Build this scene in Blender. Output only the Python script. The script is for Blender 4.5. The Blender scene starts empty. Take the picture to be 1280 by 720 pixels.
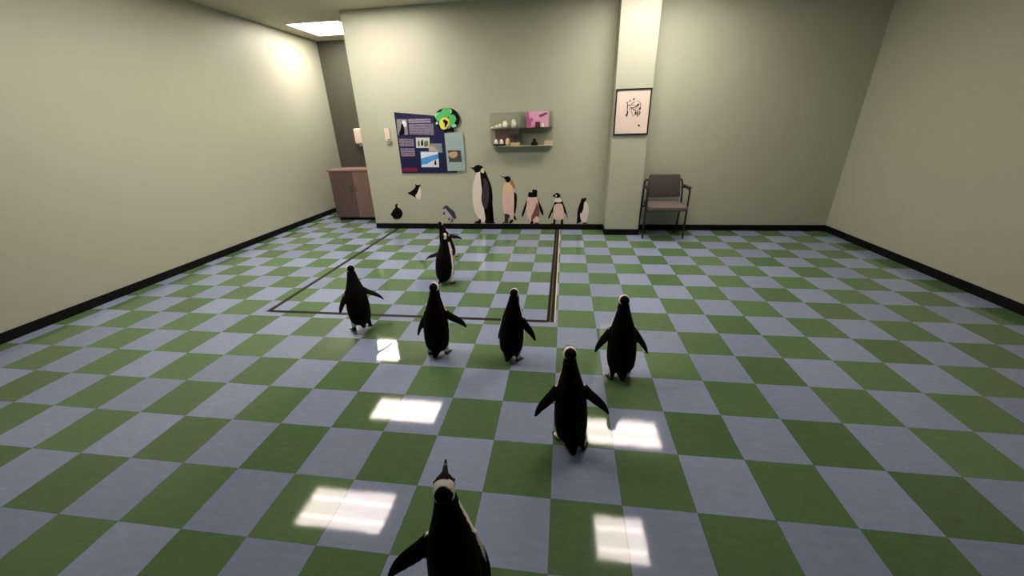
import bpy, bmesh, math, random
from mathutils import Vector, Matrix

# ---------------------------------------------------------------- camera
F_PX = 473.54
YAW, PITCH, ROLL = -0.14106, 0.41072, -0.03019
CAM = Vector((0.0219, -2.6838, 1.5126))
sc = bpy.context.scene
col = sc.collection

def cam_axes():
    cy, sy, cp, sp = math.cos(YAW), math.sin(YAW), math.cos(PITCH), math.sin(PITCH)
    f = Vector((sy * cp, cy * cp, -sp)); r = Vector((cy, -sy, 0)); u = r.cross(f)
    c, s = math.cos(ROLL), math.sin(ROLL)
    return c * r + s * u, -s * r + c * u, f
RT, UP, FW = cam_axes()
cd = bpy.data.cameras.new('camera')
cam = bpy.data.objects.new('camera', cd); col.objects.link(cam)
cd.sensor_fit = 'HORIZONTAL'; cd.sensor_width = 36.0; cd.lens = F_PX / 1280 * 36.0
cd.clip_start = 0.02
M3 = Matrix((RT, UP, -FW)).transposed()
cam.matrix_world = Matrix.Translation(CAM) @ M3.to_4x4()
sc.camera = cam

# ---------------------------------------------------------------- world, exposure
w = bpy.data.worlds.new('world'); sc.world = w; w.use_nodes = True
w.node_tree.nodes['Background'].inputs[0].default_value = (0.9, 0.95, 1.0, 1)
w.node_tree.nodes['Background'].inputs[1].default_value = 0.0
vs = sc.view_settings
vs.view_transform = 'Standard'; vs.look = 'None'; vs.gamma = 1.0; vs.exposure = 1.25
vs.use_curve_mapping = False
LAMP_DIFFUSER, LAMP_TUBE = 11.5, 18.0
LAMP_COLOR = (1.0, 0.855, 0.785, 1)

# ---------------------------------------------------------------- measures
T = 0.3048                                   # floor tile
WALL_Y, PIL_Y, CEIL = 3.03, 2.75, 2.94
ROOM_L, ROOM_R, ROOM_B = -14.5 * T, 3.66, -6.0
EDGE_X = -2.98                               # where the mural wall stops and the hallway opens
HALL_Y = 4.75

def pix_ray(x, y): return RT * ((x - 640) / F_PX) - UP * ((y - 360) / F_PX) + FW
def on_y(x, y, Y):
    d = pix_ray(x, y); return CAM + d * ((Y - CAM.y) / d.y)
def on_z(x, y, Z=0.0):
    d = pix_ray(x, y); return CAM + d * ((Z - CAM.z) / d.z)
def to_pix(p):
    d = Vector(p) - CAM; z = d.dot(FW)
    if z < 0.05: return None
    return 640 + F_PX * d.dot(RT) / z, 360 - F_PX * d.dot(UP) / z

# ---------------------------------------------------------------- materials
def new_mat(name):
    m = bpy.data.materials.new(name); m.use_nodes = True
    nt = m.node_tree; return m, nt, nt.nodes['Principled BSDF']
def lin(r, g, b):
    f = lambda c: (c / 255 / 12.92) if c / 255 <= 0.04045 else ((c / 255 + 0.055) / 1.055) ** 2.4
    return (f(r), f(g), f(b), 1)
MATS = {}
def mat(name, rgb, rough=0.6, var=0.08, scale=30.0, bump=0.0, metal=0.0, spec=0.5, coat=0.0, bscale=None):
    """noise-varied principled material, rgb in sRGB 0..255"""
    if name in MATS: return MATS[name]
    m, nt, p = new_mat(name); N, L = nt.nodes, nt.links
    tc = N.new('ShaderNodeTexCoord')
    no = N.new('ShaderNodeTexNoise'); no.inputs['Scale'].default_value = scale; no.inputs['Detail'].default_value = 3
    L.new(tc.outputs['Object'], no.inputs['Vector'])
    c = lin(*rgb)
    mx = N.new('ShaderNodeMix'); mx.data_type = 'RGBA'
    mx.inputs[6].default_value = tuple(v * (1 - var) for v in c[:3]) + (1,)
    mx.inputs[7].default_value = tuple(min(1, v * (1 + var)) for v in c[:3]) + (1,)
    L.new(no.outputs['Fac'], mx.inputs[0]); L.new(mx.outputs[2], p.inputs['Base Color'])
    p.inputs['Roughness'].default_value = rough; p.inputs['Metallic'].default_value = metal
    p.inputs['Specular IOR Level'].default_value = spec; p.inputs['Coat Weight'].default_value = coat
    if bump:
        b = N.new('ShaderNodeBump'); b.inputs['Strength'].default_value = bump; b.inputs['Distance'].default_value = 0.01
        n2 = N.new('ShaderNodeTexNoise'); n2.inputs['Scale'].default_value = bscale or scale * 4
        L.new(tc.outputs['Object'], n2.inputs['Vector'])
        L.new(n2.outputs['Fac'], b.inputs['Height']); L.new(b.outputs['Normal'], p.inputs['Normal'])
    MATS[name] = m; return m

def tile_mat(name, rgb):
    m, nt, p = new_mat(name); N, L = nt.nodes, nt.links
    g = N.new('ShaderNodeNewGeometry')
    div = N.new('ShaderNodeVectorMath'); div.operation = 'SCALE'; div.inputs['Scale'].default_value = 1 / T
    L.new(g.outputs['Position'], div.inputs[0])
    fl = N.new('ShaderNodeVectorMath'); fl.operation = 'FLOOR'; L.new(div.outputs[0], fl.inputs[0])
    sep = N.new('ShaderNodeSeparateXYZ'); L.new(fl.outputs[0], sep.inputs[0])
    cmb = N.new('ShaderNodeCombineXYZ'); L.new(sep.outputs[0], cmb.inputs[0]); L.new(sep.outputs[1], cmb.inputs[1])
    wn = N.new('ShaderNodeTexWhiteNoise'); wn.noise_dimensions = '3D'; L.new(cmb.outputs[0], wn.inputs['Vector'])
    no = N.new('ShaderNodeTexNoise'); no.inputs['Scale'].default_value = 14; no.inputs['Detail'].default_value = 5
    mp = N.new('ShaderNodeMapping'); mp.inputs['Scale'].default_value = (1, 2.6, 1)
    L.new(g.outputs['Position'], mp.inputs['Vector']); L.new(mp.outputs[0], no.inputs['Vector'])
    a = N.new('ShaderNodeMath'); a.operation = 'MULTIPLY_ADD'; a.inputs[1].default_value = 0.22; a.inputs[2].default_value = 0.80
    L.new(wn.outputs['Value'], a.inputs[0])
    b = N.new('ShaderNodeMath'); b.operation = 'MULTIPLY_ADD'; b.inputs[1].default_value = 0.28
    L.new(no.outputs['Fac'], b.inputs[0]); L.new(a.outputs[0], b.inputs[2])
    sb = N.new('ShaderNodeMath'); sb.operation = 'SUBTRACT'; sb.inputs[1].default_value = 0.05; L.new(b.outputs[0], sb.inputs[0])
    mul = N.new('ShaderNodeVectorMath'); mul.operation = 'SCALE'; mul.inputs[0].default_value = lin(*rgb)[:3]
    L.new(sb.outputs[0], mul.inputs['Scale']); L.new(mul.outputs[0], p.inputs['Base Color'])
    # wax: roughness drifts over the floor, and a very soft waviness smears the reflections
    n2 = N.new('ShaderNodeTexNoise'); n2.inputs['Scale'].default_value = 2.2; L.new(g.outputs['Position'], n2.inputs['Vector'])
    mr = N.new('ShaderNodeMapRange'); mr.inputs['To Min'].default_value = 0.025; mr.inputs['To Max'].default_value = 0.075
    L.new(n2.outputs['Fac'], mr.inputs['Value']); L.new(mr.outputs[0], p.inputs['Roughness'])
    n3 = N.new('ShaderNodeTexNoise'); n3.inputs['Scale'].default_value = 7; L.new(g.outputs['Position'], n3.inputs['Vector'])
    bp = N.new('ShaderNodeBump'); bp.inputs['Strength'].default_value = 0.012; bp.inputs['Distance'].default_value = 0.02
    L.new(n3.outputs['Fac'], bp.inputs['Height']); L.new(bp.outputs[0], p.inputs['Normal'])
    p.inputs['IOR'].default_value = 1.37
    MATS[name] = m; return m

def attr_mat(name, rough):
    m, nt, p = new_mat(name); N, L = nt.nodes, nt.links
    at = N.new('ShaderNodeAttribute'); at.attribute_name = 'plumage'
    tc = N.new('ShaderNodeTexCoord'); no = N.new('ShaderNodeTexNoise'); no.inputs['Scale'].default_value = 60; no.inputs['Detail'].default_value = 4
    mp = N.new('ShaderNodeMapping'); mp.inputs['Scale'].default_value = (1, 1, 0.35)
    L.new(tc.outputs['Object'], mp.inputs[0]); L.new(mp.outputs[0], no.inputs['Vector'])
    mr = N.new('ShaderNodeMapRange'); mr.inputs['To Min'].default_value = 0.65; mr.inputs['To Max'].default_value = 1.3
    L.new(no.outputs['Fac'], mr.inputs['Value'])
    sc_ = N.new('ShaderNodeVectorMath'); sc_.operation = 'SCALE'
    L.new(at.outputs['Color'], sc_.inputs[0]); L.new(mr.outputs[0], sc_.inputs['Scale']); L.new(sc_.outputs[0], p.inputs['Base Color'])
    n2 = N.new('ShaderNodeTexNoise'); n2.inputs['Scale'].default_value = 220; L.new(mp.outputs[0], n2.inputs['Vector'])
    b = N.new('ShaderNodeBump'); b.inputs['Strength'].default_value = 0.25; b.inputs['Distance'].default_value = 0.004
    L.new(n2.outputs['Fac'], b.inputs['Height']); L.new(b.outputs[0], p.inputs['Normal'])
    p.inputs['Roughness'].default_value = rough; p.inputs['Specular IOR Level'].default_value = 0.07
    MATS[name] = m; return m

def emit_mat(name, strength, color):
    m, nt, p = new_mat(name); N, L = nt.nodes, nt.links
    e = N.new('ShaderNodeEmission'); e.inputs[0].default_value = color; e.inputs[1].default_value = strength
    L.new(e.outputs[0], N['Material Output'].inputs[0]); MATS[name] = m; return m

def clear_mat(name, tint):
    m, nt, p = new_mat(name); N, L = nt.nodes, nt.links
    tr = N.new('ShaderNodeBsdfTransparent'); tr.inputs[0].default_value = tint
    gl = N.new('ShaderNodeBsdfGlossy'); gl.inputs['Roughness'].default_value = 0.04
    mx = N.new('ShaderNodeMixShader'); mx.inputs[0].default_value = 0.03; L.new(tr.outputs[0], mx.inputs[1]); L.new(gl.outputs[0], mx.inputs[2])
    L.new(mx.outputs[0], N['Material Output'].inputs[0]); MATS[name] = m; return m

def text_mat(name, ink, ground, line, gap=0.55):
    """rows of print too small to read: soft broken lines on a ground colour"""
    m, nt, p = new_mat(name); N, L = nt.nodes, nt.links
    tc = N.new('ShaderNodeTexCoord'); sp = N.new('ShaderNodeSeparateXYZ'); L.new(tc.outputs['Object'], sp.inputs[0])
    a = N.new('ShaderNodeMath'); a.operation = 'DIVIDE'; a.inputs[1].default_value = line; L.new(sp.outputs[2], a.inputs[0])
    fr = N.new('ShaderNodeMath'); fr.operation = 'FRACT'; L.new(a.outputs[0], fr.inputs[0])
    lt = N.new('ShaderNodeMath'); lt.operation = 'LESS_THAN'; lt.inputs[1].default_value = gap; L.new(fr.outputs[0], lt.inputs[0])
    no = N.new('ShaderNodeTexNoise'); no.inputs['Scale'].default_value = 160; L.new(tc.outputs['Object'], no.inputs['Vector'])
    gt = N.new('ShaderNodeMath'); gt.operation = 'GREATER_THAN'; gt.inputs[1].default_value = 0.43; L.new(no.outputs['Fac'], gt.inputs[0])
    mu = N.new('ShaderNodeMath'); mu.operation = 'MULTIPLY'; L.new(lt.outputs[0], mu.inputs[0]); L.new(gt.outputs[0], mu.inputs[1])
    mx = N.new('ShaderNodeMix'); mx.data_type = 'RGBA'; mx.inputs[6].default_value = lin(*ground); mx.inputs[7].default_value = lin(*ink)
    L.new(mu.outputs[0], mx.inputs[0]); L.new(mx.outputs[2], p.inputs['Base Color']); p.inputs['Roughness'].default_value = 0.5
    MATS[name] = m; return m

def wood_mat(name, rgb):
    m, nt, p = new_mat(name); N, L = nt.nodes, nt.links
    tc = N.new('ShaderNodeTexCoord'); mp = N.new('ShaderNodeMapping'); mp.inputs['Scale'].default_value = (18, 18, 1.2)
    no = N.new('ShaderNodeTexNoise'); no.inputs['Scale'].default_value = 3; no.inputs['Detail'].default_value = 6
    L.new(tc.outputs['Object'], mp.inputs[0]); L.new(mp.outputs[0], no.inputs['Vector'])
    c = lin(*rgb); mx = N.new('ShaderNodeMix'); mx.data_type = 'RGBA'
    mx.inputs[6].default_value = tuple(v * .7 for v in c[:3]) + (1,); mx.inputs[7].default_value = tuple(v * 1.25 for v in c[:3]) + (1,)
    L.new(no.outputs['Fac'], mx.inputs[0]); L.new(mx.outputs[2], p.inputs['Base Color']); p.inputs['Roughness'].default_value = 0.4
    MATS[name] = m; return m

WALL = mat('sage_wall_paint', (172, 177, 156), 0.5, 0.03, 3, 0.03, bscale=90)
CEILM = mat('ceiling_paint', (196, 190, 170), 0.8, 0.04, 40, 0.1)
BLACK_RUBBER = mat('black_rubber', (8, 8, 8), 0.5, 0.2, 20, spec=0.2)
GREEN = tile_mat('green_vinyl_tile', (87, 117, 79))
BLUE = tile_mat('blue_grey_vinyl_tile', (136, 149, 174))
SUB = mat('tile_joint', (78, 84, 74), 0.7, 0.2, 30)
TRACK_DARK = mat('dark_track_rubber', (20, 19, 18), 0.55, 0.3, 40, spec=0.12)
TRACK_BRASS = mat('worn_bronze_metal', (92, 78, 54), 0.5, 0.25, 25, metal=0.3, spec=0.3)
CREAM_STRIP = mat('cream_filler', (196, 190, 160), 0.5, 0.1, 30)
PLUME = attr_mat('penguin_plumage', 0.7)
EYE = mat('penguin_eye', (14, 8, 6), 0.1)
NAVY = mat('navy_print', (18, 16, 64), 0.45, 0.15, 6)
PBLACK = mat('black_print', (7, 6, 7), 0.6, 0.2, 30, spec=0.12)

# ---------------------------------------------------------------- object helpers
def link(name, me, m=None, parent=None, loc=None):
    o = bpy.data.objects.new(name, me); col.objects.link(o)
    if m is not None and me is not None and not me.materials: me.materials.append(m)
    if loc is not None: o.location = loc
    if parent is not None: o.parent = parent
    return o
def from_bm(name, bm, m, parent=None, loc=None, smooth=False):
    bmesh.ops.recalc_face_normals(bm, faces=bm.faces[:])
    me = bpy.data.meshes.new(name); bm.to_mesh(me); bm.free()
    if smooth:
        for p in me.polygons: p.use_smooth = True
    return link(name, me, m, parent, loc)
def tag(o, label=None, cat=None, group=None, kind=None):
    if label: o['label'] = label
    if cat: o['category'] = cat
    if group: o['group'] = group
    if kind: o['kind'] = kind
    return o
def empty(name, loc, label, cat, group=None):
    o = bpy.data.objects.new(name, None); col.objects.link(o); o.location = loc; o.empty_display_size = 0.05
    return tag(o, label, cat, group)
def box_bm(x0, x1, y0, y1, z0, z1, bevel=0.0, seg=2, bm=None):
    own = bm is None
    b = bmesh.new() if own or bevel else bm
    vs_ = [b.verts.new((x, y, z)) for x in (x0, x1) for y in (y0, y1) for z in (z0, z1)]
    for q in ((0, 1, 3, 2), (4, 6, 7, 5), (0, 4, 5, 1), (2, 3, 7, 6), (0, 2, 6, 4), (1, 5, 7, 3)):
        b.faces.new([vs_[i] for i in q])
    if bevel:
        bmesh.ops.bevel(b, geom=b.edges[:], offset=bevel, segments=seg, affect='EDGES', profile=0.6)
        if not own:
            me = bpy.data.meshes.new('tmp'); b.to_mesh(me); b.free(); bm.from_mesh(me); bpy.data.meshes.remove(me); return bm
    return b if own else bm
def box(name, x0, x1, y0, y1, z0, z1, m, parent=None, bevel=0.0, seg=2, origin=None):
    """box in world coordinates; with a parent, in the parent's local coordinates"""
    ox, oy, oz = origin if origin else (0, 0, 0)
    return from_bm(name, box_bm(x0 - ox, x1 - ox, y0 - oy, y1 - oy, z0 - oz, z1 - oz, bevel, seg), m, parent, origin)

def loft(bm, rings, nseg=16):
    """rings: list of (center, axis_u * ru, axis_v * rv); closed with fans"""
    rows = []
    for c, u, v in rings:
        rows.append([bm.verts.new(c + u * math.cos(2 * math.pi * i / nseg) + v * math.sin(2 * math.pi * i / nseg)) for i in range(nseg)])
    for a, b in zip(rows, rows[1:]):
        for i in range(nseg):
            j = (i + 1) % nseg; bm.faces.new((a[i], a[j], b[j], b[i]))
    bm.faces.new(rows[0][::-1]); bm.faces.new(rows[-1])
def catmull(pts, n=6, closed=False):
    out = []; P = [Vector(p) for p in pts]; k = len(P)
    rng = range(k if closed else k - 1)
    for i in rng:
        p0 = P[(i - 1) % k] if closed or i > 0 else P[0]
        p1, p2 = P[i], P[(i + 1) % k]
        p3 = P[(i + 2) % k] if closed or i + 2 < k else P[-1]
        for s in range(n):
            t = s / n
            out.append(0.5 * ((2 * p1) + (p2 - p0) * t + (2 * p0 - 5 * p1 + 4 * p2 - p3) * t * t + (3 * p1 - p0 - 3 * p2 + p3) * t ** 3))
    if not closed: out.append(P[-1].copy())
    return out
def tube_bm(pts, r, nseg=10, bm=None, smooth_n=0):
    bm = bm or bmesh.new()
    P = [Vector(p) for p in pts]
    if smooth_n: P = catmull(P, smooth_n)
    rings = []; up = Vector((0.31, 0.2, 0.93)).normalized()
    for i, p in enumerate(P):
        d = (P[min(i + 1, len(P) - 1)] - P[max(i - 1, 0)]).normalized()
        u = d.cross(up)
        if u.length < 1e-3: u = d.cross(Vector((1, 0, 0)))
        u.normalize(); v = d.cross(u); rr = r[i] if isinstance(r, (list, tuple)) else r
        rings.append((p, u * rr, v * rr)); 
    loft(bm, rings, nseg); return bm

def flat_bm(pts, y0, y1):
    """closed outline in (x, z) extruded from y0 (front) to y1 (back)"""
    bm = bmesh.new()
    a = [bm.verts.new((p[0], y0, p[1])) for p in pts]; b = [bm.verts.new((p[0], y1, p[1])) for p in pts]
    n = len(pts)
    for i in range(n): bm.faces.new((a[i], a[(i + 1) % n], b[(i + 1) % n], b[i]))
    f1 = bm.faces.new(a); f2 = bm.faces.new(b[::-1])
    bmesh.ops.triangulate(bm, faces=[f1, f2], ngon_method='EAR_CLIP')
    return bm
def print_piece(name, outline_px, tf, plane_y, depth, m, parent, smooth=True, thick=0.0006, n=5):
    """flat printed piece: outline read in a crop, placed on the wall plane it is stuck to"""
    org = parent.matrix_world.translation if parent.parent is None else None
    pts = []
    for X, Y in outline_px:
        q = on_y(*tf(X, Y), plane_y); pts.append((q.x, q.z, 0))
    if smooth: pts = [tuple(v) for v in catmull(pts, n, True)]
    ox, oy, oz = BASE
    bm = flat_bm([(p[0] - ox, p[1] - oz) for p in pts], plane_y - depth - thick - oy - 0.0012, plane_y - depth - oy - 0.0012)
    return from_bm(name, bm, m, parent)
BASE = (0, 0, 0)

# ---------------------------------------------------------------- room shell
def struct(name, bm_or_box, m, parent=None):
    return tag(from_bm(name, bm_or_box, m, parent), kind='structure')
floor = struct('floor', box_bm(ROOM_L, ROOM_R, ROOM_B, HALL_Y, -0.10, -0.0012), SUB)
struct('ceiling', box_bm(ROOM_L - .12, ROOM_R + .12, ROOM_B - .12, HALL_Y + .12, CEIL + 0.14, CEIL + 0.2), CEILM)
struct('wall_back', box_bm(EDGE_X, ROOM_R, WALL_Y, WALL_Y + 0.14, 0, CEIL + 0.14), WALL)
struct('wall_left', box_bm(ROOM_L - 0.12, ROOM_L, ROOM_B, HALL_Y, 0, CEIL + 0.14), WALL)
struct('wall_right', box_bm(ROOM_R, ROOM_R + 0.12, ROOM_B, HALL_Y, 0, CEIL + 0.14), WALL)
struct('wall_front', box_bm(ROOM_L - .12, ROOM_R + .12, ROOM_B - 0.12, ROOM_B, 0, CEIL + 0.14), WALL)
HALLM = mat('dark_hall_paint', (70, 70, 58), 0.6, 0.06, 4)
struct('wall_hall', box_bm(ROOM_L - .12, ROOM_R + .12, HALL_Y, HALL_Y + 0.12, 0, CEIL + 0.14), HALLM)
PIL_L, PIL_R = 0.622, 1.078
struct('wall_pillar', box_bm(PIL_L, PIL_R, PIL_Y, WALL_Y, 0, CEIL + 0.14, 0.004, 1), WALL)

# ceiling plane with openings for the recessed lights
LIGHTS = [  # centre x, y, half x, half y, label
    (-2.55, 2.14, 0.575, 0.275, 'long recessed two-tube ceiling light above the printed information board'),
    (1.02, 1.985, 0.555, 0.285, 'long recessed two-tube ceiling light in front of the pillar'),
    (0.78, 0.31, 0.295, 0.275, 'square recessed two-tube ceiling light over the open checkered floor'),
    (-2.62, 0.31, 0.575, 0.275, 'long recessed two-tube ceiling light near the side wall past the floor tracks'),
    (-3.70, 3.93, 0.42, 0.42, 'square recessed two-tube ceiling light inside the hallway'),
]
xs = sorted({ROOM_L, ROOM_R} | {v for l in LIGHTS for v in (l[0] - l[2], l[0] + l[2])})
ys = sorted({ROOM_B, HALL_Y} | {v for l in LIGHTS for v in (l[1] - l[3], l[1] + l[3])})
bm = bmesh.new()
for x0, x1 in zip(xs, xs[1:]):
    for y0, y1 in zip(ys, ys[1:]):
        cx, cy = (x0 + x1) / 2, (y0 + y1) / 2
        if any(abs(cx - l[0]) < l[2] and abs(cy - l[1]) < l[3] for l in LIGHTS): continue
        bm.faces.new([bm.verts.new(p) for p in ((x0, y0, CEIL), (x0, y1, CEIL), (x1, y1, CEIL), (x1, y0, CEIL))])
bmesh.ops.remove_doubles(bm, verts=bm.verts[:], dist=1e-5)
tag(from_bm('ceiling_panel', bm, CEILM), kind='structure')

DIFF = emit_mat('lit_diffuser', LAMP_DIFFUSER, LAMP_COLOR)
TUBE = emit_mat('lit_tube', LAMP_TUBE, LAMP_COLOR)
WHITE_METAL = mat('white_enamel', (225, 222, 212), 0.4, 0.03, 10)
for lx, ly, hx, hy, lab in LIGHTS:
    e = empty('ceiling_light', (lx, ly, CEIL), lab, 'ceiling light', 'recessed ceiling lights')
    bm = bmesh.new(); t = 0.012
    for a in ((-hx, hx, -hy, -hy + t), (-hx, hx, hy - t, hy), (-hx, -hx + t, -hy + t, hy - t), (hx - t, hx, -hy + t, hy - t)):
        box_bm(a[0], a[1], a[2], a[3], -0.004, 0.11, bm=bm)
    from_bm('frame', bm, WHITE_METAL, e)
    box('diffuser', -hx + t, hx - t, -hy + t, hy - t, 0.045, 0.055, DIFF, e)
    for s in (-0.45, 0.45):
        b = tube_bm([(-hx + .03, s * hy, 0.03), (hx - .03, s * hy, 0.03)], 0.022, 10)
        from_bm('lamp_tube', b, TUBE, e, smooth=True)

# ---------------------------------------------------------------- baseboards
BH = 0.085
def baseboard(name, x0, x1, y0, y1):
    struct(name, box_bm(x0, x1, y0, y1, 0, BH, 0.003, 1), BLACK_RUBBER)
baseboard('baseboard_back', EDGE_X, PIL_L - 0.012, WALL_Y - 0.012, WALL_Y)
baseboard('baseboard_pillar', PIL_L - 0.012, PIL_R + 0.012, PIL_Y - 0.012, PIL_Y)
baseboard('baseboard_pillar_side', PIL_L - 0.012, PIL_L, PIL_Y, WALL_Y - 0.012)
baseboard('baseboard_pillar_far_side', PIL_R, PIL_R + 0.012, PIL_Y, WALL_Y - 0.012)
baseboard('baseboard_alcove', PIL_R, ROOM_R, WALL_Y - 0.012, WALL_Y)
baseboard('baseboard_left', ROOM_L, ROOM_L + 0.012, ROOM_B, HALL_Y)
baseboard('baseboard_right', ROOM_R - 0.012, ROOM_R, ROOM_B, WALL_Y - 0.012)

# ---------------------------------------------------------------- floor tiles, one by one
def tile_mesh(name, w_, d_, m):
    bm = box_bm(0, w_, 0, d_, -0.0035, 0.0)
    me = bpy.data.meshes.new(name); bmesh.ops.recalc_face_normals(bm, faces=bm.faces[:]); bm.to_mesh(me); bm.free(); me.materials.append(m); return me
GAP = 0.0005
FULL = {0: tile_mesh('floor_tile', T - 2 * GAP, T - 2 * GAP, BLUE), 1: tile_mesh('floor_tile', T - 2 * GAP, T - 2 * GAP, GREEN)}
cells = []
for c in range(-15, 13):
    for j in range(-16, 20):
        x0, x1 = max(c * T, ROOM_L), min((c + 1) * T, ROOM_R)
        y0, y1 = max(-(j + 1) * T, ROOM_B), min(-j * T, HALL_Y)
        if x1 - x0 < 0.01 or y1 - y0 < 0.01: continue
        if x0 >= EDGE_X - 0.01 and y0 >= WALL_Y: continue          # under or behind the mural wall
        if x0 >= EDGE_X - 0.01: y1 = min(y1, WALL_Y)
        ctr = to_pix(((x0 + x1) / 2, (y0 + y1) / 2, 0)); area = 0.0
        if ctr and -20 < ctr[0] < 1300 and 200 < ctr[1] < 760:
            q = [to_pix(p) for p in ((x0, y0, 0), (x1, y0, 0), (x1, y1, 0), (x0, y1, 0))]
            if all(q): area = abs(sum(q[i][0] * q[(i + 1) % 4][1] - q[(i + 1) % 4][0] * q[i][1] for i in range(4))) / 2
        # rank pieces of the filmed strip first, then the rest of the frame
        if ctr and not (425 < ctr[0] < 855): area *= 0.05
        cells.append((area, c, j, x0, x1, y0, y1))
cells.sort(reverse=True)
rest = bmesh.new()
for k, (area, c, j, x0, x1, y0, y1) in enumerate(cells):
    par = (c + j) % 2
    if k < 300:
        full = abs(x1 - x0 - T) < 1e-6 and abs(y1 - y0 - T) < 1e-6
        me = FULL[par] if full else tile_mesh('floor_tile', x1 - x0 - 2 * GAP, y1 - y0 - 2 * GAP, GREEN if par else BLUE)
        o = link('floor_tile', me, None, floor, (x0 + GAP, y0 + GAP, 0))
    else:
        n0 = len(rest.faces); box_bm(x0 + GAP, x1 - GAP, y0 + GAP, y1 - GAP, -0.0035, 0, bm=rest)
        rest.faces.ensure_lookup_table()
        for i in range(n0, len(rest.faces)): rest.faces[i].material_index = par
me = bpy.data.meshes.new('tile_field'); bmesh.ops.recalc_face_normals(rest, faces=rest.faces[:]); rest.to_mesh(me); rest.free()
me.materials.append(BLUE); me.materials.append(GREEN)
tag(link('tile_field', me, None, floor), kind='stuff')

# ---------------------------------------------------------------- floor tracks (rectangle let into the floor)
TX0, TX1, TY0, TY1 = -2.64, -0.03, 0.075, WALL_Y - 0.013
def track(name, x0, x1, y0, y1, along):
    t = tag(from_bm(name, box_bm(x0, x1, y0, y1, -0.001, 0.0012), TRACK_DARK), kind='structure')
    if along == 'y':
        wd = x1 - x0
        from_bm('channel', box_bm(x0 + wd * .40, x0 + wd * .56, y0 + .004, y1, 0.0012, 0.0026, 0.0004, 1), TRACK_BRASS, t)
        if name == 'trim_1': from_bm('edge_strip', box_bm(x1, x1 + 0.010, y0, y1, -0.001, 0.0016), CREAM_STRIP, t)
    else:
        from_bm('channel', box_bm(x0, x1, y0 + 0.004, y0 + 0.008, 0.0012, 0.002), TRACK_BRASS, t)
track('trim_1', TX1 - 0.062, TX1, TY0, TY1, 'y')
track('trim_2', TX0, TX0 + 0.045, TY0, TY1, 'y')
track('trim_3', TX0 + 0.045, TX1 - 0.062, TY0 - .008, TY0 + 0.032, 'x')

# ---------------------------------------------------------------- penguins
def rotm(pitch, yaw): return Matrix.Rotation(yaw, 3, 'Z') @ Matrix.Rotation(pitch, 3, 'X')
TORSO = [  # z, y centre, half width, half depth
    (0.046, -0.024, 0.044, 0.044), (0.062, -0.023, 0.076, 0.070), (0.10, -0.020, 0.100, 0.092), (0.16, -0.012, 0.109, 0.103), (0.22, -0.004, 0.110, 0.106),
    (0.28, 0.002, 0.106, 0.102), (0.33, 0.008, 0.100, 0.096), (0.37, 0.014, 0.090, 0.086), (0.405, 0.019, 0.078, 0.075),
    (0.44, 0.024, 0.066, 0.065), (0.475, 0.029, 0.054, 0.055), (0.51, 0.034, 0.045, 0.048), (0.545, 0.038, 0.037, 0.042)]
HC = Vector((0, 0.046, 0.560))
def torso_at(z):
    for a, b in zip(TORSO, TORSO[1:]):
        if a[0] <= z <= b[0]:
            t = (z - a[0]) / (b[0] - a[0]); return tuple(a[i] + (b[i] - a[i]) * t for i in (1, 2, 3))
    return TORSO[0][1:] if z < TORSO[0][0] else TORSO[-1][1:]

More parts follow.
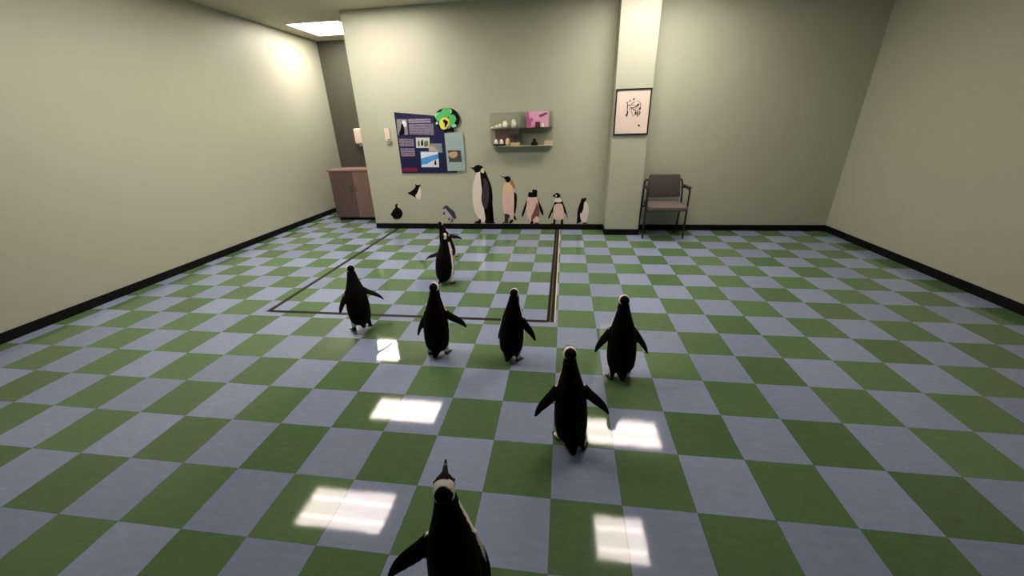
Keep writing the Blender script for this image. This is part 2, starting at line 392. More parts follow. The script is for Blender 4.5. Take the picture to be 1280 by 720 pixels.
def make_penguin(label, px, yaw, lean=0.0, tilt=0.0, fl=(0.5, 0.5), fback=(0.0, 0.0), feet=((0, 0), (0, 0)), hp=0.0, hy=0.0, size=1.0, seed=0, at=None, neck=0.0, chub=0.93):
    """px: floor pixel under the bird; yaw 0 walks towards the mural wall; fl: flipper swing out, (left, right)"""
    size *= 0.87
    bm = bmesh.new(); X, Y, Z = Vector((1, 0, 0)), Vector((0, 1, 0)), Vector((0, 0, 1))
    loft(bm, [(Vector((0, y, z)), X * wx * chub, Y * wy * chub) for z, y, wx, wy in TORSO], 28)
    R = rotm(hp, hy)
    hc = HC + Vector((0, neck * 0.6, -abs(neck) * 0.2))
    # head: rounded skull tapering forward into the bill
    prof = [(-0.052, 0.006), (-0.046, 0.022), (-0.034, 0.032), (-0.016, 0.038), (0.004, 0.0385), (0.022, 0.035), (0.038, 0.028), (0.05, 0.020),
            (0.062, 0.0145), (0.08, 0.0115), (0.10, 0.0085), (0.112, 0.005)]
    loft(bm, [(hc + R @ Vector((0, y, -0.10 * max(0, y - 0.03) + (0.004 if y < 0.03 else 0))), R @ X * (r if y < 0.05 else r * 0.75), R @ Z * (r * 0.98 if y < 0.05 else r)) for y, r in prof], 18)
    if neck:
        loft(bm, [(Vector((0, .026, .44)), X * .05, Y * .052), (Vector((0, .03 + neck * .3, .50)), X * .044, Y * .047), (hc, X * .038, Y * .04)], 18)
    # tail wedge
    loft(bm, [(Vector((0, -0.070, 0.085)), X * 0.050, Vector((0, 0.3, 1)).normalized() * 0.032), (Vector((0, -0.106, 0.052)), X * 0.028, Vector((0, .5, 1)).normalized() * 0.016),
              (Vector((0, -0.128, 0.030)), X * 0.014, Vector((0, .6, 1)).normalized() * 0.007)], 12)
    # legs and webbed feet
    for s, (fy, fz) in zip((-1, 1), feet):
        hip = Vector((s * 0.055, -0.016, 0.085)); an = Vector((s * 0.064, fy - 0.022, 0.024 + fz))
        loft(bm, [(hip, X * 0.036, Y * 0.040), (hip.lerp(an, 0.55), X * 0.024, Y * 0.026), (an, X * 0.016, Y * 0.018), (an - Z * 0.014, X * 0.016, Y * 0.02)], 12)
        for a, ln in ((-0.38, 0.066), (0.0, 0.078), (0.38, 0.066)):
            d = Vector((math.sin(a + s * 0.12), math.cos(a + s * 0.12), -0.10 if fz > 0 else 0))
            sd = Vector((d.y, -d.x, 0)).normalized()
            b0 = an + Vector((0, -0.016, -0.014))
            loft(bm, [(b0, sd * 0.010, Z * 0.008), (b0 + d * ln * 0.5, sd * 0.013, Z * 0.008), (b0 + d * ln * 0.9, sd * 0.008, Z * 0.007), (b0 + d * (ln + 0.012), sd * 0.003, Z * 0.004)], 8)
    # flippers
    fl_axes = []
    for s, a, fb in zip((-1, 1), fl, fback):
        S = Vector((s * 0.070 * max(1, chub / 0.93), 0.004, 0.372)); p = S.copy(); L_ = 0.215; n = 9; rings = []
        for i in range(n + 1):
            t = i / n; ang = a * (0.75 + 0.35 * math.sin(math.pi * min(1, t * 1.2))) - 0.25 * a * max(0, t - .5)
            d = Vector((s * math.sin(ang), -fb, -math.cos(ang))).normalized()
            ch = (0.030, 0.031, 0.032, 0.032, 0.031, 0.029, 0.026, 0.022, 0.016, 0.007)[i]
            cdir = (Y - d * d.y).normalized(); nd = d.cross(cdir)
            if nd.x * s < 0: nd = -nd
            cdir, nd = cdir * math.cos(0.75) + nd * math.sin(0.75), nd * math.cos(0.75) - cdir * math.sin(0.75)
            th = 0.012 - 0.006 * t
            rings.append((p.copy(), cdir * ch, nd * th)); fl_axes.append((p.copy(), s, nd))
            p += d * L_ / n
        loft(bm, rings, 14)
    bmesh.ops.recalc_face_normals(bm, faces=bm.faces[:])
    me0 = bpy.data.meshes.new('tmp_bird'); bm.to_mesh(me0); bm.free()
    ob = bpy.data.objects.new('tmp_bird', me0); col.objects.link(ob)
    rm = ob.modifiers.new('r', 'REMESH'); rm.mode = 'VOXEL'; rm.voxel_size = 0.0046
    sm = ob.modifiers.new('s', 'SMOOTH'); sm.iterations = 4; sm.factor = 0.5
    dg = bpy.context.evaluated_depsgraph_get()
    me = bpy.data.meshes.new_from_object(ob.evaluated_get(dg)); me.name = 'penguin'
    bpy.data.objects.remove(ob); bpy.data.meshes.remove(me0)
    # plumage by position on the bird
    ca = me.color_attributes.new('plumage', 'FLOAT_COLOR', 'POINT')
    BLK, BRN, WHT, FOOT, PINK, BILL = (.0030, .0026, .0024), (.010, .006, .005), (.80, .77, .70), (.035, .028, .026), (.55, .25, .22), (.012, .011, .011)
    Ri = R.transposed(); rnd = random.Random(seed)
    cols = []
    for v in me.vertices:
        p = v.co; c_ = BLK; h = Ri @ (p - hc)
        y0, wx, wy = torso_at(p.z); wx *= chub; wy *= chub
        rad = math.hypot(p.x / wx, (p.y - y0) / wy)
        phi = math.degrees(math.atan2(abs(p.x) / wx, (p.y - y0) / wy))
        inhead = h.length < 0.075 and p.z > 0.50 or h.y > 0.03 and p.z > .47
        if inhead:
            band = h.y - 0.35 * h.z + 0.0175
            wd = 0.0115 + 0.004 * min(1, abs(h.x) / 0.03)
            if h.y > 0.052: c_ = BILL if not (0.082 < h.y < 0.09) else (.12, .12, .12)
            elif abs(band) < wd and h.z > -0.015: c_ = WHT
            elif band > 0 and abs(h.x) > .014 and h.y > .026 and abs(h.z - .01) < .008: c_ = PINK
            else: c_ = BLK
        elif p.z < 0.030: c_ = FOOT if (p.x * 37 % 1) < .7 else (.10, .075, .065)
        elif p.y < -0.085 and p.z < 0.1 : c_ = BLK
        elif rad > 1.13 and 0.10 < p.z < 0.45 and abs(p.x) > 0.055:
            best = min(fl_axes, key=lambda a: (a[0] - p).length_squared)
            side = (p - best[0]).dot(best[2])
            c_ = BLK if side > -0.0022 else WHT
        elif p.z < 0.40:
            lim = 94 if p.z > .13 else 94 + (0.13 - p.z) * 260
            if phi < lim:
                c_ = WHT
                if 58 < phi < 72 and p.z > .12: c_ = BLK
                if .345 < p.z < .372 and phi < 72: c_ = BLK
            else: c_ = BLK if phi > lim + 6 else BRN
        else:
            c_ = WHT if (35 < phi < 92) else BLK
        cols.extend((c_[0], c_[1], c_[2], 1))
    ca.data.foreach_set('color', cols)
    # lean, waddle tilt and size go into the mesh, the heading into the object
    M = Matrix.Rotation(tilt, 3, 'Y') @ Matrix.Rotation(-lean, 3, 'X')
    for v in me.vertices: v.co = M @ v.co * size
    zmin = min(v.co.z for v in me.vertices)
    for v in me.vertices: v.co.z -= zmin
    for p in me.polygons: p.use_smooth = True
    me.materials.append(PLUME)
    g = at if at is not None else on_z(*px)
    o = link('penguin', me, None, None, (g.x, g.y, 0.0)); o.rotation_euler.z = yaw
    tag(o, label, 'penguin', 'penguins walking across the floor')
    for s in (-1, 1):
        b = bmesh.new(); bmesh.ops.create_uvsphere(b, u_segments=10, v_segments=8, radius=0.0055 * size)
        q = hc + R @ Vector((s * 0.0335, 0.020, 0.009)); q = M @ q * size; q.z -= zmin
        from_bm('eye', b, EYE, o, q, smooth=True)
    return o

D = math.radians
make_penguin('penguin half hidden behind the one showing its flank, farthest of the group, one flipper raised', (566, 325), D(6), lean=.02, tilt=-.26, fl=(.35, 1.1), fback=(0, .1), feet=((0.0, 0.0), (0.05, 0.0)), size=0.90, seed=1, hp=-.1)
make_penguin('penguin turned sideways showing white flank and cheek, walking inside the floor tracks', (559, 354), D(-30), lean=.03, tilt=-0.03, fl=(1.15, .2), fback=(0.4, .2), feet=((0.0, 0.0), (0.035, 0.0)), size=1.0, chub=1.06, seed=2, hp=.15, hy=D(-22))
make_penguin('penguin striding across the near floor track on the hallway side, flipper swung behind', (453, 412), D(40), lean=.26, tilt=.06, fl=(.5, .95), fback=(.1, .25), feet=((0.04, 0.0), (-0.05, 0.015)), size=1.0, seed=3)
make_penguin('upright penguin with feet side by side and one flipper stretched wide, by the near track', (549, 441), D(4), lean=.03, tilt=.01, fl=(.42, 1.05), fback=(.15, .1), feet=((0.0, 0.0), (0.012, 0.0)), size=1.02, seed=4, hp=-.05)
make_penguin('penguin with a thin white flank line at the corner of the two floor tracks', (640, 446), D(-12), lean=.05, tilt=.02, fl=(.22, .75), fback=(.1, .15), feet=((0.02, 0.02), (-0.02, 0.0)), size=.97, seed=5, hp=-.08, hy=D(8))
make_penguin('penguin with both flippers spread evenly, walking on the chair side of the long track', (774, 468), D(2), lean=.08, tilt=0.0, fl=(.62, .58), fback=(.12, .1), feet=((-0.04, 0.0), (0.05, 0.018)), size=1.03, seed=6, hp=-.02)
make_penguin('penguin in mid stride with both flippers out, next to the long lamp reflection', (713, 553), D(6), lean=.08, tilt=-.02, fl=(.72, .78), fback=(.1, .1), feet=((0.045, 0.02), (-0.03, 0.0)), size=1.02, chub=.85, seed=7, hp=-.02)
h8 = on_z(551, 606, 0.53)
make_penguin('rearmost penguin of the group with its long bill showing over the crown', None, D(9), lean=.02, tilt=-.05, fl=(1.0, .25), fback=(.2, .1), feet=((0.0, 0.0), (0.03, 0.0)), size=1.02, seed=8, hp=.22, hy=D(4), at=Vector((h8.x + .035, h8.y - .03, 0)))

# ---------------------------------------------------------------- penguin decals on the wall (flat vinyl stickers)
WHITEP = mat('white_vinyl_print', (232, 220, 210), 0.5, 0.06, 12)
PINKW = mat('pinkish_belly_print', (226, 192, 182), 0.5, 0.10, 14)
PEACH = mat('peach_breast_print', (232, 200, 160), 0.5, 0.1, 14)
GREYP = mat('charcoal_wing_print', (52, 46, 50), 0.5, 0.2, 20)
BROWNP = mat('reddish_shadow_print', (120, 74, 66), 0.5, 0.3, 16)
YELLOWP = mat('pale_yellow_print', (226, 216, 168), 0.5, 0.06, 20)
ORANGEP = mat('orange_neck_print', (176, 120, 62), 0.5, 0.15, 20)
PURPLEP = mat('slate_purple_print', (58, 50, 66), 0.5, 0.3, 26)
def crop(x0, y0, s): return lambda X, Y: (x0 + X / s, y0 + Y / s)
def decal(label, tf, base_px, pieces):
    global BASE
    q = on_y(*base_px, WALL_Y); BASE = (q.x, WALL_Y, q.z)
    e = empty('wall_decal', BASE, label, 'wall decal', 'penguin decals on the mural wall')
    for i, (nm, m, pts) in enumerate(pieces): print_piece(nm, pts, tf, WALL_Y, 0.0002 + 0.0005 * i, m, e)
c1 = crop(580, 200, 8.47)
decal('tallest penguin decal, emperor type in profile with a white front and grey wing', c1, (605, 279), [
    ('front', WHITEP, [(140, 125), (110, 200), (92, 300), (92, 420), (110, 530), (150, 610), (190, 655), (225, 650), (245, 600), (240, 500), (215, 300), (190, 150)]),
    ('back', PBLACK, [(170, 135), (215, 105), (255, 190), (290, 280), (303, 380), (298, 470), (275, 560), (270, 625), (300, 645), (328, 668), (228, 668), (225, 630), (240, 560), (245, 520), (200, 480), (185, 420), (190, 330), (195, 240)]),
    ('wing', GREYP, [(205, 200), (240, 210), (262, 290), (262, 400), (245, 500), (215, 515), (192, 450), (196, 350), (205, 290)]),
    ('head', PBLACK, [(55, 80), (100, 78), (125, 58), (160, 53), (190, 65), (205, 90), (180, 112), (150, 130), (122, 132), (105, 105), (80, 88)]),
    ('ear_patch', YELLOWP, [(180, 100), (200, 85), (215, 105), (210, 135), (190, 135), (178, 122)]),
    ('foot', PBLACK, [(108, 665), (130, 648), (155, 640), (160, 622), (178, 630), (178, 668), (140, 670)])])
decal('second tallest penguin decal, king type with orange neck and white front', c1, (634, 279), [
    ('front', PINKW, [(440, 235), (412, 300), (405, 400), (410, 500), (428, 565), (470, 580), (510, 640), (525, 600), (530, 480), (535, 400), (522, 320), (490, 245)]),
    ('breast', PEACH, [(440, 235), (416, 290), (412, 330), (450, 350), (500, 340), (518, 310), (490, 245)]),
    ('back', PBLACK, [(535, 340), (558, 370), (560, 440), (548, 540), (535, 575), (528, 540), (532, 440), (530, 380)]),
    ('neck', ORANGEP, [(490, 215), (510, 210), (525, 240), (545, 285), (530, 300), (505, 270), (488, 245)]),
    ('head', PBLACK, [(375, 160), (420, 178), (450, 172), (480, 175), (494, 195), (488, 222), (465, 240), (445, 225), (432, 200), (405, 180)]),
    ('leg', GREYP, [(432, 570), (480, 580), (485, 605), (468, 620), (462, 650), (470, 668), (400, 668), (430, 650), (440, 610)]),
    ('foot', PBLACK, [(478, 668), (490, 640), (515, 628), (520, 650), (500, 668)]),
    ('tail', PBLACK, [(532, 585), (545, 600), (556, 630), (540, 632), (526, 615)])])
c2 = crop(645, 230, 12.0)
decal('stout penguin decal with reddish belly and both flippers held away, head turned aside', c2, (665, 280), [
    ('belly', PINKW, [(185, 190), (168, 270), (155, 380), (170, 470), (205, 560), (240, 595), (330, 580), (350, 480), (350, 380), (330, 260), (305, 190)]),
    ('shade', BROWNP, [(310, 280), (340, 340), (352, 420), (345, 500), (310, 480), (270, 520), (225, 560), (235, 480), (270, 400), (295, 340)]),
    ('flipper', PBLACK, [(160, 250), (162, 300), (140, 390), (105, 485), (88, 490), (90, 440), (120, 350)]),
    ('flipper', PBLACK, [(325, 195), (345, 260), (385, 350), (412, 430), (408, 470), (385, 450), (355, 390), (335, 290)]),
    ('head', PBLACK, [(183, 190), (195, 120), (240, 125), (250, 85), (275, 82), (320, 95), (305, 115), (300, 150), (315, 190), (250, 198)]),
    ('foot', PBLACK, [(215, 600), (225, 560), (260, 555), (258, 600)]),
    ('foot', GREYP, [(270, 600), (300, 575), (340, 585), (345, 600)])])
decal('banded penguin decal with a black chest ring facing the room', c2, (697, 280), [
    ('back', PBLACK, [(590, 260), (555, 330), (515, 420), (482, 500), (490, 520), (510, 500), (548, 420), (560, 480), (620, 500), (700, 480), (725, 430), (760, 480), (772, 520), (772, 480), (745, 380), (715, 300), (690, 240), (680, 210), (640, 200)]),
    ('belly', PINKW, [(575, 320), (558, 400), (562, 480), (590, 530), (640, 540), (700, 525), (720, 470), (712, 380), (690, 305), (630, 295)]),
    ('collar', WHITEP, [(600, 215), (580, 255), (600, 272), (660, 272), (690, 255), (670, 215), (640, 200)]),
    ('head', PBLACK, [(553, 185), (580, 150), (615, 133), (650, 145), (668, 175), (650, 200), (610, 212), (585, 195)]),
    ('face_mark', WHITEP, [(590, 170), (600, 158), (612, 170), (610, 190), (596, 190)]),
    ('leg', PBLACK, [(565, 530), (588, 535), (588, 595), (520, 598), (560, 580)]),
    ('leg', PBLACK, [(680, 535), (705, 528), (702, 580), (712, 598), (672, 596)])])
decal('smallest upright penguin decal in profile with black back and white front, next to the pillar', c2, (729, 280), [
    ('front', WHITEP, [(1025, 275), (1010, 340), (990, 420), (955, 450), (965, 500), (990, 560), (1040, 575), (1070, 520), (1090, 400), (1085, 320), (1055, 270)]),
    ('back', PBLACK, [(985, 215), (1010, 215), (1058, 205), (1045, 250), (1020, 280), (1010, 370), (985, 430), (950, 450), (960, 520), (980, 560), (950, 580), (905, 592), (920, 540), (920, 430), (940, 340), (965, 280)]),
    ('foot', GREYP, [(1000, 595), (1020, 575), (1060, 585), (1080, 597)])])
c3 = crop(480, 222, 10.59)
decal('leaping penguin decal with black back and white breast, high above the baseboard', c3, (522, 248), [
    ('body', PBLACK, [(415, 85), (440, 98), (490, 95), (470, 125), (455, 165), (435, 210), (415, 240), (420, 268), (390, 250), (345, 225), (312, 200), (345, 188), (395, 150), (418, 120)]),
    ('breast', WHITEP, [(478, 125), (490, 180), (488, 270), (455, 285), (428, 262), (418, 235), (440, 205), (458, 160)]),
    ('flank', PINKW, [(350, 232), (390, 252), (415, 268), (400, 272), (365, 250)])])
decal('round black penguin decal with a small neck, seen from behind, low by the hallway edge', c3, (496, 274), [
    ('body', PBLACK, [(148, 360), (182, 350), (175, 385), (215, 412), (245, 455), (243, 500), (215, 540), (175, 550), (135, 543), (108, 510), (88, 487), (105, 460), (125, 425), (150, 395)]),
    ('cheek', WHITEP, [(178, 372), (192, 368), (208, 390), (196, 394), (182, 386)])])
decal('small hunched penguin decal with slate back and pale front, by the walking penguins', c3, (564, 277), [
    ('front', mat('pale_lilac_print', (186, 176, 182), 0.5, 0.1, 20), [(805, 410), (795, 440), (820, 490), (850, 530), (900, 548), (935, 540), (920, 490), (870, 450), (835, 415)]),
    ('back', PURPLEP, [(815, 370), (840, 372), (880, 410), (930, 450), (945, 490), (958, 535), (930, 545), (905, 520), (875, 480), (840, 440), (815, 410), (795, 415), (780, 408), (795, 385)]),
    ('flipper', PBLACK, [(795, 450), (808, 470), (800, 492), (785, 480)]),
    ('leg', GREYP, [(860, 530), (875, 540), (865, 568), (850, 560)]),
    ('leg', GREYP, [(898, 545), (912, 545), (908, 580), (875, 595), (895, 570)])])

# ---------------------------------------------------------------- printed information board
BASE = (-2.0, WALL_Y, 0.862)
brd = empty('information_board', BASE, 'navy printed information board with penguin photographs and a green flower disc', 'sign')
c4 = crop(490, 130, 8.0)
def pp(name, pts, m, parent=None, depth=0.014, smooth=False, thick=0.0008):
    return print_piece(name, pts, c4, WALL_Y, depth, m, parent or brd, smooth, thick)
def rect(x0, y0, x1, y1, sk=0.0): return [(x0, y0), (x1, y0), (x1 + sk, y1), (x0 + sk, y1)]
pp('board', [(24, 82), (440, 118), (560, 300), (655, 684), (104, 690)], NAVY, depth=0.0, thick=0.014)
LILAC = text_mat('lilac_print_lines', (150, 138, 158), (64, 56, 84), 0.020, 0.62)
SKYW = mat('white_snow_print', (214, 222, 232), 0.4, 0.05, 20); SKYB = mat('blue_sky_print', (72, 150, 214), 0.4, 0.12, 12)
SAND = mat('sandy_print', (190, 160, 130), 0.4, 0.3, 40); SEA = mat('grey_blue_sea_print', (120, 140, 150), 0.4, 0.1, 30)
GREYPH = mat('grey_photo_print', (128, 130, 130), 0.4, 0.3, 40); MOSS = mat('moss_green_print', (92, 108, 78), 0.4, 0.4, 60)
pp('heading', rect(165, 148, 388, 190, 4), text_mat('lilac_heading_lines', (158, 148, 172), (74, 66, 104), 0.030, 0.7))
pp('text_block', rect(172, 198, 415, 308, 8), LILAC)
pp('text_block', rect(74, 346, 218, 424, 8), LILAC)
pp('text_block', rect(88, 442, 228, 522, 8), LILAC)
pp('text_line', rect(108, 636, 258, 672, 4), text_mat('crimson_print_lines', (130, 22, 52), (84, 12, 42), 0.025, 0.7))
ph = pp('photo', rect(50, 152, 152, 308, 12), GREYPH)
pp('penguin_figure', [(100, 200), (120, 215), (128, 300), (75, 305), (90, 250)], PBLACK, ph, 0.0149, True, .0005)
pp('snow_patch', [(110, 165), (140, 175), (146, 220), (128, 230), (112, 200)], SKYW, ph, 0.0149, True, .0005)
ph = pp('photo', rect(242, 335, 378, 438, 4), mat('pale_grey_photo_print', (196, 202, 200), 0.4, 0.15, 40))
for x, y, g in ((272, 385, MOSS), (305, 380, PBLACK), (335, 390, MOSS), (355, 385, MOSS)):
    pp('penguin_figure', [(x - 9, y + 35), (x - 10, y - 5), (x, y - 25), (x + 9, y - 5), (x + 9, y + 35)], g, ph, 0.0149, True, .0005)
ph = pp('photo', rect(372, 395, 500, 485, 8), SEA)
pp('beach', [(372, 430), (410, 415), (450, 450), (470, 482), (385, 484)], SAND, ph, 0.0149, True, .0005)
ph = pp('photo', rect(288, 472, 465, 632, 10), SKYB, depth=0.0155)
pp('snow_slope', [(305, 605), (350, 600), (420, 560), (470, 545), (474, 630), (300, 630)], SKYW, ph, 0.0164, False, .0005)
pp('snow_ridge', [(292, 480), (460, 480), (462, 500), (380, 520), (294, 545)], SKYW, ph, 0.0164, False, .0005)
pp('penguin_figure', [(436, 552), (445, 575), (448, 605), (428, 605), (430, 575)], PBLACK, ph, 0.0171, True, .0005)
sp = pp('side_panel', [(527, 290), (712, 286), (738, 664), (562, 670)], mat('pale_aqua_print', (150, 176, 172), 0.5, 0.05, 10), depth=0.014, thick=0.006)
pp('landscape_photo', rect(562, 462, 690, 580, 14), mat('rocky_photo_print', (70, 68, 60), 0.4, 0.5, 40), sp, 0.0202, False, .0006)
pp('rock_print', [(572, 490), (640, 475), (660, 510), (620, 540), (580, 525)], SAND, sp, 0.0212, True, .0005)
dk = pp('disc', [(560 + 128 * math.cos(k * math.pi / 16) - 6, 150 + 112 * math.sin(k * math.pi / 16)) for k in range(32)] , PBLACK, depth=0.0202, thick=0.006)
pp('disc_tab', rect(520, 240, 622, 278, 3), PBLACK, depth=0.0202, thick=0.004)
c5 = crop(535, 125, 16.0)
def fp(name, pts, m, depth, thick=.004): return print_piece(name, pts, c5, WALL_Y, depth, m, dk, True, thick)
LEAF = mat('bright_green_petal', (78, 182, 100), 0.5, 0.25, 30); MINT = mat('pale_mint_petal_edge', (150, 220, 165), 0.5, 0.1, 30)
fp('petal', [(150, 330), (160, 280), (210, 250), (270, 240), (330, 300), (330, 380), (260, 420), (200, 420)], LEAF, .0262)
fp('petal', [(280, 240), (300, 185), (360, 155), (430, 165), (480, 200), (485, 250), (440, 310), (380, 350), (310, 320)], LEAF, .027)
fp('petal', [(430, 320), (500, 290), (550, 320), (575, 380), (560, 430), (530, 470), (480, 520), (440, 480), (430, 400)], LEAF, .0266)
fp('petal_tip', [(165, 460), (195, 430), (215, 460), (200, 490), (172, 485)], MINT, .0262)
fp('petal_tip', [(485, 500), (540, 480), (578, 505), (560, 540), (500, 545)], MINT, .0264)
fp('petal_edge', [(150, 330), (160, 285), (200, 258), (215, 275), (180, 310), (170, 350)], MINT, .0304, .001)
fp('petal_edge', [(430, 170), (478, 198), (482, 240), (462, 262), (455, 215)], MINT, .0312, .001)
fp('flower_heart', [(240, 470), (270, 390), (330, 350), (400, 355), (440, 420), (435, 500), (390, 565), (330, 590), (275, 560)], mat('lemon_yellow_petal', (226, 216, 80), 0.5, 0.15, 30), .0312)
fp('flower_shadow', [(385, 560), (440, 500), (470, 520), (440, 570)], GREYPH, .0354, .001)
fp('dark_bird_shape', [(315, 410), (345, 390), (385, 410), (415, 440), (395, 490), (360, 550), (350, 500), (345, 465), (320, 440)], PBLACK, .0354, .002)

# ---------------------------------------------------------------- wall thermostat
t0 = on_y(487, 179, WALL_Y); BASE = (t0.x, WALL_Y, t0.z)
th = empty('thermostat', BASE, 'small white wall control box next to the printed board', 'thermostat')
WP = mat('white_plastic', (222, 208, 192), 0.4, 0.03, 20)
from_bm('housing', box_bm(-0.040, 0.036, -0.034, 0, 0.03, 0.205, 0.006, 3), WP, th, smooth=False)
from_bm('base_plate', box_bm(-0.030, 0.038, -0.028, 0, -0.006, 0.030, 0.004, 2), mat('grey_plastic', (150, 146, 134), 0.5, 0.05, 20), th)
from_bm('lever', box_bm(-0.004, 0.030, -0.040, -0.034, 0.045, 0.058, 0.002, 2), mat('dark_grey_plastic', (70, 68, 62), 0.5), th)

# ---------------------------------------------------------------- acrylic display case
CX0, CX1, CZ0, CZ1, CYF = -1.016, -0.150, 1.212, 1.648, 2.89
BASE = (CX0, CYF, CZ0)
ca_ = empty('display_case', BASE, 'clear acrylic two-tier display case mounted on the mural wall', 'display case')
ACR = clear_mat('clear_acrylic', (0.985, 0.992, 0.985, 1)); ACRE = clear_mat('acrylic_shelf', (0.94, 0.96, 0.94, 1))
W_, H_, Dp = CX1 - CX0, CZ1 - CZ0, WALL_Y - CYF
SH = 0.228; MIDX = 0.429; t = 0.006
def cbox(nm, x0, x1, y0, y1, z0, z1, m=ACR): return from_bm(nm, box_bm(x0, x1, y0, y1, z0, z1), m, ca_)
cbox('back_panel', 0, W_, Dp - 0.005, Dp - 0.001, 0, H_)
cbox('side_panel', 0, t, 0, Dp - .006, t, H_); cbox('side_panel', W_ - t, W_, 0, Dp - .006, t, H_)
cbox('divider', MIDX, MIDX + t, 0, Dp - .006, t, H_)
cbox('front_panel', t, MIDX, 0.0, 0.004, t, H_); cbox('front_panel', MIDX + t, W_ - t, 0.0, 0.004, t, H_)
FRST = mat('frosted_acrylic_base', (176, 172, 140), 0.35, 0.05, 12)
cbox('base_shelf', 0, W_, 0, Dp - .006, 0, t, FRST)
cbox('middle_shelf', t, MIDX, 0.005, Dp - .006, SH, SH + t, ACRE); cbox('middle_shelf', MIDX + t, W_ - t, 0.005, Dp - .006, SH, SH + t, ACRE)
c6 = crop(608, 132, 12.86)
IVORY = mat('ivory_eggshell', (240, 235, 214), 0.45, 0.04, 40); WHEGG = mat('white_eggshell', (244, 236, 226), 0.4, 0.02, 40); TANEGG = mat('tan_eggshell', (222, 190, 150), 0.45, 0.06, 60)
def case_x(X): return on_y(*c6(X, 400), 2.95).x
def egg(X, h, wd, z, m, lab, y=2.955):
    bm = bmesh.new(); n = 12; rings = []
    for i in range(n + 1):
        t_ = -math.cos(math.pi * i / n); r = math.sqrt(max(0, 1 - t_ * t_)) * (1 - 0.16 * t_) * wd / 2
        rings.append((Vector((0, 0, h / 2 + t_ * h / 2)), Vector((max(r, .0006), 0, 0)), Vector((0, max(r, .0006), 0))))
    loft(bm, rings, 18)
    o = from_bm('egg', bm, m, None, (case_x(X), y, z), smooth=True)
    tag(o, lab, 'egg', 'eggs in the display case')
zt, zb = CZ0 + SH + t + .0006, CZ0 + t + .0006
egg(440, 0.112, 0.070, zt, IVORY, 'largest cream egg, end of the row on the upper shelf')
egg(300, 0.096, 0.066, zt, IVORY, 'second largest cream egg on the upper shelf')
egg(222, 0.062, 0.046, zt, IVORY, 'middle sized cream egg of the upper shelf row')
egg(165, 0.050, 0.040, zt, IVORY, 'third smallest cream egg of the upper shelf row')
egg(126, 0.034, 0.030, zt, IVORY, 'second smallest cream egg of the upper shelf row')
egg(88, 0.028, 0.026, zt, IVORY, 'tiny cream egg starting the row on the upper shelf')
NEST = mat('dark_nest_foam', (44, 34, 36), 0.8, 0.35, 60, 0.4)
def nest_cup(X, lab):
    bm = bmesh.new(); x = case_x(X)
    for k in range(14):
        a0 = 2 * math.pi * k / 14
        loft(bm, [(Vector((0.030 * math.cos(a0), 0.026 * math.sin(a0), .006)), Vector((.009, 0, 0)), Vector((0, .009, 0))), (Vector((0.032 * math.cos(a0 + .3), 0.028 * math.sin(a0 + .3), .022)), Vector((.008, 0, 0)), Vector((0, .008, 0))), (Vector((0.030 * math.cos(a0 + .5), 0.026 * math.sin(a0 + .5), .030)), Vector((.003, 0, 0)), Vector((0, .003, 0)))], 6)
    box_bm(-0.028, 0.028, -.022, .022, 0.0, 0.008, bm=bm)
    tag(from_bm('egg_nest', bm, NEST, None, (x, 2.955, zb)), lab, 'nest', 'nests in the display case')
nest_cup(150, 'dark nest cup under the white egg by the case end'); nest_cup(240, 'dark nest cup under the white egg beside the tan egg')
egg(150, 0.080, 0.054, zb + 0.008, WHEGG, 'white egg in a dark nest at the end of the lower shelf')
egg(236, 0.080, 0.054, zb + 0.008, WHEGG, 'white egg in a dark nest beside the tan egg')
egg(338, 0.102, 0.064, zb, TANEGG, 'tan egg standing on the lower shelf')
# cards and small things in the case, each at its own depth
def card(name, x0, y0, x1, y1, Y, z0, m, lab, cat, thick=0.004):
    a, b = on_y(*c6(x0, y0), Y), on_y(*c6(x1, y1), Y)
    bm = box_bm(0, b.x - a.x, 0, thick, 0, a.z - z0, 0.0008, 1)
    return tag(from_bm(name, bm, m, None, (a.x, Y, z0)), lab, cat)
card('photo_card', 140, 396, 515, 600, 3.012, zb, mat('brown_photo_card', (96, 76, 70), 0.5, 0.45, 22), 'dark brown photo card standing behind the lower shelf eggs', 'card')
bm = bmesh.new(); rnd = random.Random(5)
for k in range(22):
    a = rnd.uniform(-.85, .85); L0 = rnd.uniform(.05, .085); y = rnd.uniform(-.012, .012)
    d = Vector((math.sin(a), 0, math.cos(a)))
    sd = Vector((math.cos(a), 0, -math.sin(a)))
    loft(bm, [(Vector((0, y, .0)) , sd * .004, Vector((0, .002, 0))), (Vector((0, y, 0)) + d * L0 * .6, sd * .011, Vector((0, .002, 0))), (Vector((0, y, 0)) + d * L0, sd * .002, Vector((0, .001, 0)))], 6)
loft(bm, [(Vector((0, 0, -.085)), Vector((.012, 0, 0)), Vector((0, .012, 0))), (Vector((0, 0, .006)), Vector((.008, 0, 0)), Vector((0, .008, 0)))], 8)
tag(from_bm('feather_tuft', bm, mat('black_feather', (20, 18, 12), 0.7, 0.4, 40), None, (case_x(440), 2.985, zb + .085)), 'black feather tuft standing in the lower shelf next to the divider', 'feathers')
card('label_card', 390, 596, 535, 632, 2.905, zb, mat('sandy_label_card', (206, 190, 150), 0.5, 0.05, 20), 'sandy label card lying below the tan egg', 'card', 0.02)
pk = card('picture_card', 640, 100, 1000, 355, 2.99, zt, mat('pink_picture_card', (236, 176, 204), 0.5, 0.18, 26), 'pink picture card standing on the upper shelf', 'card')
BASE = tuple(pk.location)
def pkp(nm, pts, m, d): return print_piece(nm, pts, c6, 2.99, d, m, pk, True, .0006)
MAG = mat('magenta_print', (188, 96, 146), 0.5, 0.2, 30)
pkp('printed_edge', [(640, 110), (680, 115), (690, 200), (720, 230), (715, 330), (650, 340), (642, 220)], MAG, 0)
